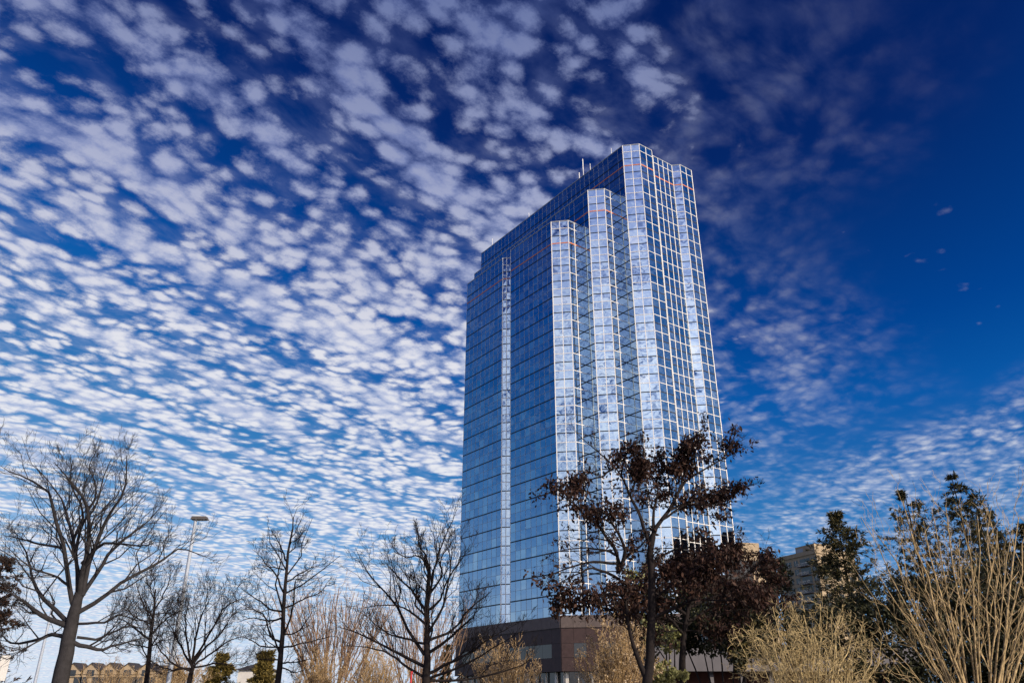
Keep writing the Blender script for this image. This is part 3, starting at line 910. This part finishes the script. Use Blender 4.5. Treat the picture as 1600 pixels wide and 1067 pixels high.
# conifers
def conifer(name, label, cat, x, ytop, Y, width_px, mt, group=None, whorls=26, per=7, gap=.0, droop=.30, base_frac=.06, tuft=.34, dens=7, top_pow=.72, lean=0.0):
    top = at(x, ytop, Y); h = top[2]
    root = thing(name, label, cat, (top[0], Y, 0), 0, group)
    off = -np.array(root.location)
    rw = width_px / 2 / F_PX * Y * 1.05
    tp = np.array([[top[0], Y, z] for z in np.linspace(-.1, h, 10)])
    o = link('trunk', tube_mesh('trunk', [(tp[None], np.linspace(.016 * h, .02, 10)[None])], 7, True), BK['dark'], root); o.location = off
    P, Rr = [], []
    for w_ in range(whorls):
        f = base_frac + (1 - base_frac) * (w_ + .5 * rng.random()) / whorls
        z = h * f
        n = per if f < .85 else max(3, per - 2)
        for k in range(n):
            a = rng.uniform(0, 2 * pi)
            ln = rw * (1 - f) ** top_pow * (rng.uniform(.45, 1.0) if rng.random() < .8 else rng.uniform(1.0, 1.3)) + .06
            s = np.linspace(0, 1, 5)
            d = np.array((cos(a), sin(a)))
            q = np.zeros((5, 3))
            q[:, 0] = top[0] + d[0] * ln * s; q[:, 1] = Y + d[1] * ln * s
            q[:, 2] = z + ln * (.18 * s - droop * s + .28 * s ** 2)
            q[1:] += rng.normal(0, .05 * ln, (4, 3))
            P.append(q); Rr.append(.03 * (1 - .7 * s))
    P, Rr = np.array(P), np.array(Rr)
    sub = branch_off(P, Rr, 5, .2, 1, .38, 50, .0, .0, K=3, rmin=.012)
    o = link('boughs', tube_mesh('boughs', [(P, Rr), sub], 3), BK['dark'], root, kind='stuff'); o.location = off
    T1 = np.gradient(P, axis=1)[:, 1:].reshape(-1, 3); T2 = np.gradient(sub[0], axis=1).reshape(-1, 3)
    pts = np.concatenate((P[:, 1:].reshape(-1, 3), sub[0].reshape(-1, 3))); tg = np.concatenate((T1, T2))
    tg /= np.linalg.norm(tg, axis=1, keepdims=True) + 1e-9
    k_ = rng.random(len(pts)) > gap
    pts, tg = np.repeat(pts[k_], dens, 0), np.repeat(tg[k_], dens, 0)
    pos = pts + rng.normal(0, tuft * .20, pts.shape) * np.array((1, 1, .6))
    d_ = tg + rng.normal(0, .45, pts.shape); d_[:, 2] -= .15
    d_ /= np.linalg.norm(d_, axis=1, keepdims=True)
    V, Fq = leaf_quads(pos, tuft, .05, .13, d_)
    o = link('needles', mesh_np('needles', V, Fq), mt, root, kind='stuff'); o.location = off
    return root


GC = 'conifers beyond the shrubs at the right'
conifer('conifer', 'dark narrow conifer standing in front of the tan apartment block', 'tree', 1305, 797, 62, 225, LF['conifer'], GC, whorls=36, per=7, gap=.45, dens=7)
conifer('conifer', 'tall dark conifer with a pointed top, left of the tallest one', 'tree', 1412, 762, 70, 215, LF['conifer'], GC, whorls=32, per=6, gap=.58, dens=7)
conifer('conifer', 'tallest conifer, directly behind the many-stemmed golden tree', 'tree', 1486, 741, 66, 225, LF['conifer'], GC, whorls=34, per=6, gap=.58, dens=7)
conifer('conifer', 'narrow conifer touching the right side of the tallest one', 'tree', 1520, 770, 72, 150, LF['conifer'], GC, whorls=28, per=6, gap=.5, dens=6)
conifer('conifer', 'smaller conifer filling the slope right of the tallest one', 'tree', 1548, 798, 74, 130, LF['conifer'], GC, whorls=26, per=6, gap=.45, dens=6)
conifer('conifer', 'dense dark conifer cut off by the right edge of the picture', 'tree', 1592, 815, 70, 120, LF['conifer'], GC, whorls=26, per=7, gap=.35, dens=7)
conifer('conifer', 'brownish conifer with drooping boughs at the left edge behind the largest bare tree', 'tree', 8, 868, 40, 140, LF['rust'], None, whorls=20, per=8, gap=.35, dens=8, tuft=.22, droop=.45, top_pow=.6)
GY = 'yellow-green young conifers on the verge'
conifer('young_conifer', 'yellow-green young conifer left of the slender bare tree trunk', 'tree', 416, 1016, 44, 48, LF['yellow'], GY, whorls=14, per=8, dens=8, tuft=.2, top_pow=.5)
conifer('young_conifer', 'yellow-green young conifer right of the low tangled bare tree', 'tree', 348, 1020, 46, 56, LF['yellow'], GY, whorls=14, per=8, dens=8, tuft=.2, top_pow=.5)
conifer('young_conifer', 'dark little conifer peeping out right of the upswept bare tree', 'tree', 698, 1004, 58, 22, LF['dark'], None, whorls=12, per=7, dens=7, tuft=.2, top_pow=.6)


# rounded evergreens
def evergreen(name, label, cat, x, Y, blobs, mt, n, size, group=None, trunk=True):
    """blobs: (px, py, rx_px, ry_px, depth offset)"""
    b = at(x, 1067, Y)
    root = thing(name, label, cat, (b[0], Y, 0), 0, group)
    off = -np.array(root.location)
    pos, P = [], []
    tot = sum(q[2] * q[3] for q in blobs)
    base_pt = np.array((b[0], Y, -.05))
    for (px_, py_, rx, ry, dY) in blobs:
        c = at(px_, py_, Y + dY)
        k = (Y + dY) / F_PX * 1.03
        m_ = int(n * rx * ry / tot)
        d = rng.normal(0, 1, (m_, 3)); d /= np.linalg.norm(d, axis=1, keepdims=True)
        r = rng.uniform(.25, 1, (m_, 1)) ** .45
        # clumps: pull leaves to random clump centres
        cl = rng.normal(0, 1, (max(6, m_ // 60), 3)); cl /= np.linalg.norm(cl, axis=1, keepdims=True)
        cl *= rng.uniform(.5, 1.05, (len(cl), 1))
        q = cl[rng.integers(0, len(cl), m_)] + d * .26 * r
        pos.append(c + q * np.array((rx * k, min(rx, ry * 1.5) * k, ry * k)))
        P.append(resample([base_pt, base_pt * .5 + c * .5 + np.array((0, 0, -.3)), c], 6, .03))
    pos = np.vstack(pos); pos = pos[pos[:, 2] > .05]
    V, Fq = leaf_quads(pos, size, .1, .38)
    o = link('leaves', mesh_np('leaves', V, Fq), mt, root, kind='stuff'); o.location = off
    P = np.array(P)
    o = link('stems', tube_mesh('stems', [(P, np.tile(np.linspace(.07, .02, 6), (len(P), 1)))], 5, True), BK['dark'], root, kind='stuff'); o.location = off
    return root


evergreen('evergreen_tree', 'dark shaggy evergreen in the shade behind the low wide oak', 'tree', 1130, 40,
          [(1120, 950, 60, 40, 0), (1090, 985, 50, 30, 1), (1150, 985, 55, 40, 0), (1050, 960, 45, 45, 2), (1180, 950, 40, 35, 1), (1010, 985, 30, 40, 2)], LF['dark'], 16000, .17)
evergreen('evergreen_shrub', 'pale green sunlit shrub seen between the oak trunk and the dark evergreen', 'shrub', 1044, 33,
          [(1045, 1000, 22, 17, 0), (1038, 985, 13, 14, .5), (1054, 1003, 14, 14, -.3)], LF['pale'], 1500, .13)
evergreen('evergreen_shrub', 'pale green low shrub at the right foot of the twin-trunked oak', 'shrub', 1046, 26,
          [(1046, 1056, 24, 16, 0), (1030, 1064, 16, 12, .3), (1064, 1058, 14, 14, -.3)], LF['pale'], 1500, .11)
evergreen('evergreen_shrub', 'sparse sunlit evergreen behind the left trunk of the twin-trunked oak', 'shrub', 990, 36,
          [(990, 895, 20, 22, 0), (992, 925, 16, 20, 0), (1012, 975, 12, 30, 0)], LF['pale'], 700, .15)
evergreen('evergreen_shrub', 'dark leafy evergreen peeking from behind the rounded golden shrub', 'shrub', 1160, 30,
          [(1160, 985, 24, 28, 0), (1172, 960, 18, 20, .5), (1150, 1020, 22, 26, 0)], LF['conifer'], 3000, .13)
evergreen('evergreen_hedge', 'dark overgrown hedge behind the golden shrubs at the lower right', 'hedge', 1400, 38,
          [(1225, 1005, 60, 45, 0), (1310, 985, 55, 50, 1), (1380, 960, 45, 45, 1), (1450, 950, 60, 60, 2), (1530, 945, 60, 65, 2), (1600, 950, 60, 70, 2), (1380, 1052, 70, 14, -2), (1480, 1030, 80, 40, 0), (1580, 1030, 70, 40, 0)],
          LF['dark'], 30000, .18)
evergreen('evergreen_tree', 'dark rounded tree top rising left of the tan apartment block', 'tree', 1206, 75,
          [(1206, 888, 22, 16, 0), (1200, 872, 12, 10, 0), (1216, 905, 24, 20, 0)], LF['dark'], 4000, .2)


# far woods along the horizon
def woods(label, x0, x1, Y0, Y1, hmin, hmax, n):
    P = []
    for i in range(n):
        Y = rng.uniform(Y0, Y1)
        b = np.array((rng.uniform(x0, x1) * Y / Y0, Y, 0.0)); h = rng.uniform(hmin, hmax)
        s = np.linspace(0, 1, 5)[:, None]
        P.append(b + np.array((rng.normal(0, .1) * h, rng.normal(0, .1) * h, h)) * s + rng.normal(0, .04, (5, 3)) * h * s)
    P = np.array(P); Rr = np.tile(np.linspace(.11, .03, 5), (n, 1))
    sets = [(P, Rr)]
    for lv in (dict(m=9, t0=.2, t1=1, lf=.38, ang=38, up=.3, curl=.1), dict(m=5, t0=.2, t1=1, lf=.5, ang=40, up=.2, curl=.1, K=3)):
        P, Rr = branch_off(P, Rr, rmin=.022, **lv); sets.append((P, Rr))
    o = link('woodland', tube_mesh('woodland', sets, 3), BK['brown'], kind='stuff', label=label, category='woodland')


woods('brown leafless woods low along the horizon', -110, 150, 135, 170, 3.2, 5.5, 130)

# ------------------------------------------------------------------ street furniture
def light_pole(label, x0, y0, Y, r, head):
    t_ = at(x0, y0, Y)
    root = thing('light_pole', label, 'street lamp', (t_[0], Y, 0))
    P = np.array([[0, 0, z] for z in np.linspace(0, t_[2], 5)])
    link('pole', tube_mesh('pole', [(P[None], np.linspace(r * 1.2, r * .8, 5)[None])], 10, True), M['galv'], root)
    q = MB(); q.box(-.28, .28, -.28, .28, -.05, .12); q.obj('base_plate', M['galv'], root)
    if head:
        q = MB(); q.box(-.10, .30, -.05, .05, t_[2] - .06, t_[2] + .02); q.obj('arm', M['galv'], root)
        q = MB()
        z = t_[2] - .02
        q.quads([(-.18, -.17, z), (.52, -.17, z), (.52, .17, z), (-.18, .17, z), (-.14, -.13, z + .13), (.46, -.13, z + .13), (.46, .13, z + .13), (-.14, .13, z + .13)], MB.BOX)
        h_ = q.obj('lamp_head', plain('lamp_housing', (.10, .09, .085), .5, .1), root)
        q = MB(); q.box(-.02, .46, -.12, .12, z - .02, z - .003); q.obj('lens', M['cream'], h_)
    return root


light_pole('tall grey light pole with a flat lamp head between the bare trees at the left', 306, 811, 34, .085, True)
light_pole('pale blue-grey pole partly hidden behind the trunk of the largest bare tree', 84, 940, 52, .09, False)
s_ = at(5, 1043, 40)
sg = thing('sign_board', 'small white sign board at the lower left corner', 'sign', (s_[0], 40, 0))
q = MB(); q.box(-.22, .22, -.015, .015, s_[2] - .55, s_[2] + .55); q.obj('panel', M['white'], sg)
q = MB(); q.box(-.035, .035, .018, .07, 0, s_[2] + .5); q.obj('post', M['galv'], sg)
r0_, r1_ = at(640, 1067, 23), at(643, 1050, 23)
rs = thing('marker_stake', 'thin red marker stake at the foot of the upswept bare tree', 'stake', (r0_[0], 23, 0))
P = np.array([(0, 0, -.1), (0, 0, .9), (r1_[0] - r0_[0], 0, r1_[2])])
link('shaft', tube_mesh('shaft', [(P[None], np.full((1, 3), .028))], 6), M['red'], rs)
link('cap', tube_mesh('cap', [(np.array([[(r1_[0] - r0_[0]), 0, r1_[2] - .02], [(r1_[0] - r0_[0]), 0, r1_[2] + .03]])[None], np.full((1, 2), .034))], 6), M['red'], rs)

# ------------------------------------------------------------------ houses far left
def gable(mb_wall, mb_roof, x, y, w, z0, z1, zr, d):
    mb_wall.box(x - w / 2, x + w / 2, y - d, y, z0, z1)
    mb_wall.quads([(x - w / 2, y - d, z1), (x + w / 2, y - d, z1), (x, y - d, zr), (x, y - d, zr)], [[0, 1, 2, 3]])
    o = .15
    for sg_ in (-1, 1):
        a = np.array((x, y - d - o, zr + .12)); b = np.array((x + sg_ * (w / 2 + o), y - d - o, z1 - .05))
        e = np.array((0, d + 2 * o + 2, 0)); t_ = np.array((0, 0, -.12))
        V = [a, b, b + e, a + e, a + t_, b + t_, b + e + t_, a + e + t_]
        mb_roof.quads(V, MB.BOX)


Yh = 105
xa, xb = at(100, 1050, Yh)[0], at(243, 1050, Yh)[0]
zt_, ze_ = at(170, 1036, Yh)[2], at(170, 1053, Yh)[2]
th = thing('terrace_house', 'tan terrace with a dark dormered roof, far behind the bare trees at the left', 'house', ((xa + xb) / 2, Yh, 0))
ho = -np.array(th.location)
def hp(nm, mb, mt):
    o = mb.obj(nm, mt, th); o.location = ho; return o
q = MB(); q.box(xa, xb, Yh, Yh + 10, 0, ze_); wall_o = hp('wall', q, M['tan'])
q = MB()
V = [(xa - .3, Yh - .3, ze_), (xb + .3, Yh - .3, ze_), (xb + .3, Yh + 5, zt_), (xa - .3, Yh + 5, zt_)]
q.quad(*V); q.quad((xa - .3, Yh + 5, zt_), (xb + .3, Yh + 5, zt_), (xb + .3, Yh + 10.3, ze_), (xa - .3, Yh + 10.3, ze_))
hp('roof', q, M['slate'])
nx_ = 5
for i in range(nx_):
    xc = xa + (xb - xa) * (i + .5) / nx_
    w_, r_ = MB(), MB()
    gable(w_, r_, xc, Yh + .5, 1.9, ze_ - .3, ze_ + .55, ze_ + 1.25, .7)
    dm = hp('dormer', w_, M['tan']); dr = r_.obj('dormer_roof', M['slate'], dm)
    q = MB(); q.box(xc - .45, xc + .45, Yh - .24, Yh - .202, ze_ - .2, ze_ + .5); q.obj('dormer_window', M['darkglass'], dm)
    for zz0 in (.9, 3.4):
        for dxx in (-.75, .75):
            q = MB(); q.box(xc + dxx - .45, xc + dxx + .45, Yh - .04, Yh - .003, zz0, min(zz0 + 1.5, ze_ - .25))
            wn = hp('window', q, M['darkglass'])
            q = MB(); q.box(xc + dxx - .55, xc + dxx + .55, Yh - .10, Yh - .005, zz0 - .12, zz0 - .01); q.obj('sill', M['cream'], wn)

Y2 = 85
xa, xb = at(372, 1050, Y2)[0], at(412, 1050, Y2)[0]
zt_, ze_ = at(385, 1034, Y2)[2], at(385, 1046, Y2)[2]
h2 = thing('small_house', 'small white house with a dark hipped roof, left of the slender bare tree', 'house', ((xa + xb) / 2, Y2, 0))
ho2 = -np.array(h2.location)
q = MB(); q.box(xa, xb, Y2, Y2 + 5, 0, ze_); o = q.obj('wall', M['siding'], h2); o.location = ho2
q = MB(); m0, m1 = xa + 1.0, xb - 1.0
e_ = .3
q.quad((xa - e_, Y2 - e_, ze_), (xb + e_, Y2 - e_, ze_), (m1, Y2 + 2.5, zt_), (m0, Y2 + 2.5, zt_))
q.quad((xb + e_, Y2 - e_, ze_), (xb + e_, Y2 + 5 + e_, ze_), (m1, Y2 + 2.5, zt_), (m1, Y2 + 2.5, zt_))
q.quad((xa - e_, Y2 + 5 + e_, ze_), (xa - e_, Y2 - e_, ze_), (m0, Y2 + 2.5, zt_), (m0, Y2 + 2.5, zt_))
q.quad((xb + e_, Y2 + 5 + e_, ze_), (xa - e_, Y2 + 5 + e_, ze_), (m0, Y2 + 2.5, zt_), (m1, Y2 + 2.5, zt_))
o = q.obj('roof', M['slate'], h2); o.location = ho2
for zz0 in (1.0,):
    for dxx in (.8, 2.0):
        q = MB(); q.box(xa + dxx - .35, xa + dxx + .35, Y2 - .04, Y2 - .003, zz0, zz0 + 1.2); o = q.obj('window', M['darkglass'], h2); o.location = ho2

# ------------------------------------------------------------------ apartment block at the right
def block(name, label, ax, ay, bx, by, depth, h, nfl, fl_h, bays, mt, side_dark=False, setback=None):
    """front wall from a to b (left to right as seen), going back by depth"""
    a, b = np.array((ax, ay)), np.array((bx, by))
    d = b - a; ln = np.linalg.norm(d); d = d / ln; nrm = np.array((d[1], -d[0])); inw = -nrm
    root = thing(name, label, 'apartment building', (ax, ay, 0))
    off_ = np.array((-ax, -ay, 0))
    def pt(nm, mb, m_, par=None):
        o = mb.obj(nm, m_, par or root)
        if par is None:
            o.location = off_
        return o
    q = MB(); q.prism([a, b, b + inw * depth, a + inw * depth], 0, h); pt('wall', q, mt)
    o = link('roof', ngon_mesh('roof', [(*p_, h) for p_ in (a, b, b + inw * depth, a + inw * depth)]), M['roof'], root); o.location = off_
    q = MB()
    for p_, q_ in ((a, b), (b, b + inw * depth)):
        dd = (q_ - p_); l2 = np.linalg.norm(dd); dd = dd / l2; n2 = np.array((dd[1], -dd[0]))
        q.obox((*(p_ + n2 * .02), h - 1.0), (*(dd * l2), 0), (*(n2 * .35), 0), (0, 0, 1.4))
    pt('parapet', q, mt)
    for fl in range(nfl):
        z = h - 1.6 - (fl + 1) * fl_h
        x_ = 0.0
        for kind_, w_ in bays:
            p_ = a + d * x_
            if kind_ == 'w':
                q = MB(); q.obox((*(p_ + d * .25 + nrm * .003), z + .75), (*(d * (w_ - .5)), 0), (*(nrm * .06), 0), (0, 0, fl_h - 1.25)); wn = pt('window', q, M['darkglass'])
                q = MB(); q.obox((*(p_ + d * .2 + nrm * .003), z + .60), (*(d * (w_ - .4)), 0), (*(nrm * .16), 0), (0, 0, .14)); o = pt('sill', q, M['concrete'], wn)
                q = MB(); q.obox((*(p_ + d * w_ * .48 + nrm * .065), z + .75), (*(d * w_ * .05), 0), (*(nrm * .05), 0), (0, 0, fl_h - 1.25)); pt('mullion', q, M['cream'], wn)
            elif kind_ == 'b':
                q = MB(); q.obox((*(p_ + d * .2 + nrm * .003), z + .1), (*(d * (w_ - .4)), 0), (*(nrm * .05), 0), (0, 0, fl_h - .5)); dr_ = pt('balcony_door', q, M['darkglass'])
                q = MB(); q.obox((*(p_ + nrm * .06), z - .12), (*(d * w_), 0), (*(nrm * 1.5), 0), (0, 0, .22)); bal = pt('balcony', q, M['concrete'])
                q = MB()
                q.obox((*(p_ + nrm * 1.5), z + 1.05), (*(d * w_), 0), (*(nrm * .06), 0), (0, 0, .07))
                nb = int(w_ / .35)
                for k in range(nb + 1):
                    q.obox((*(p_ + d * (w_ - .05) * k / nb + nrm * 1.505), z + .10), (*(d * .05), 0), (*(nrm * .04), 0), (0, 0, .95))
                pt('railing', q, M['siding'], bal)
            x_ += w_
    # end wall windows
    d2 = inw; n2 = d
    for fl in range(nfl):
        z = h - 1.6 - (fl + 1) * fl_h
        for k in range(3):
            p_ = b + d2 * (depth * (k + .5) / 3 - 1.0)
            q = MB(); q.obox((*(p_ + n2 * .003), z + .8), (*(d2 * 2.0), 0), (*(n2 * .05), 0), (0, 0, fl_h - 1.4)); pt('window', q, M['darkglass'])
    if setback:
        f0, f1, hh, dd0 = setback
        a2, b2 = a + d * ln * f0 + inw * 2, a + d * ln * f1 + inw * 2
        q = MB(); q.prism([a2, b2, b2 + inw * dd0, a2 + inw * dd0], h - .2, h + hh); ph = pt('penthouse', q, mt)
        q = MB(); q.obox((*(a2 + d * .4 + nrm * .004), h + .8), (*(d * (np.linalg.norm(b2 - a2) * .35)), 0), (*(nrm * .05), 0), (0, 0, 1.4)); pt('louvre', q, M['steel'], ph)
    return root


p0_ = at(1212, 874, 300); p1_ = at(1275, 863, 280)
block('apartment_block', 'tan apartment block with stacked balconies, seen left of the narrow dark conifer', p0_[0], p0_[1], p1_[0], p1_[1], 17, p0_[2], 16, 3.05,
      [('p', .6), ('w', 3.6), ('p', .6), ('w', 3.6), ('p', .9), ('w', 2.6), ('p', .7), ('b', 5.4), ('p', .5), ('w', 2.6)], M['tan'], setback=(.42, .88, 3.0, 9))
p0_ = at(1082, 905, 112); p1_ = at(1180, 897, 104)
block('stepped_building', 'low tan building half hidden by brown oak leaves right of the glass tower', p0_[0], p0_[1], p1_[0], p1_[1], 4, at(1180, 897, 104)[2], 4, 3.3,
      [('w', 2.6), ('p', .6), ('w', 2.6), ('p', .4), ('w', 2.6)], M['tan'])
p0_ = at(1128, 860, 128); p1_ = at(1156, 852, 122)
block('stepped_building', 'taller tan wing with a sunlit parapet against the right edge of the glass tower', p0_[0], p0_[1], p1_[0], p1_[1], 3, p1_[2], 4, 3.3,
      [('w', 2.0), ('p', .3)], M['tan'])

# pavilion with a white fascia behind the shrubs
Yp = 52
xa, xb = at(1020, 1040, Yp)[0], at(1440, 1040, Yp)[0]
zt_, zb_ = at(1100, 1012, Yp)[2], at(1100, 1048, Yp)[2]
pv = thing('pavilion', 'long low brick pavilion with a pale fascia behind the shrubs at the lower right', 'pavilion', ((xa + xb) / 2, Yp, 0))
po = -np.array(pv.location)
q = MB(); q.box(xa, xb, Yp + 1.6, Yp + 9, 0, zb_); o = q.obj('brick_wall', M['brick'], pv); o.location = po
nseg = 9
for i in range(nseg):
    x0_ = xa + (xb - xa) * i / nseg
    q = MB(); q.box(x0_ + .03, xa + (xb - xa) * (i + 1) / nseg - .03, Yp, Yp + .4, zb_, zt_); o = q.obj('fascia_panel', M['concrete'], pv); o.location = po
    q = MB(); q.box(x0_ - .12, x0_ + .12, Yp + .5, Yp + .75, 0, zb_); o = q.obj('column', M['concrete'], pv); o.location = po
q = MB(); q.box(xa, xb, Yp + .41, Yp + 9, zb_ + .02, zt_ - .1); o = q.obj('flat_roof', M['roof'], pv); o.location = po

# dark hotel beyond the right edge: it shows mirrored in the tower's right face
hx, hy = 116, 122
hotel = thing('hotel_building', 'dark brown block seen only mirrored low in the right face of the glass tower', 'building', (hx, hy, 0))
q = MB(); q.prism([(0, 46), (0, 0), (30, 0), (30, 46)], 0, 46); q.obj('wall', M['stone'], hotel)
link('roof', ngon_mesh('roof', [(0, 0, 46), (30, 0, 46), (30, 46, 46), (0, 46, 46)]), M['roof'], hotel)
for fl in range(9):
    q = MB(); q.box(-.06, -.003, 1.5, 44.5, 5 + fl * 4, 6.6 + fl * 4); q.obj('window_band', M['darkglass'], hotel)
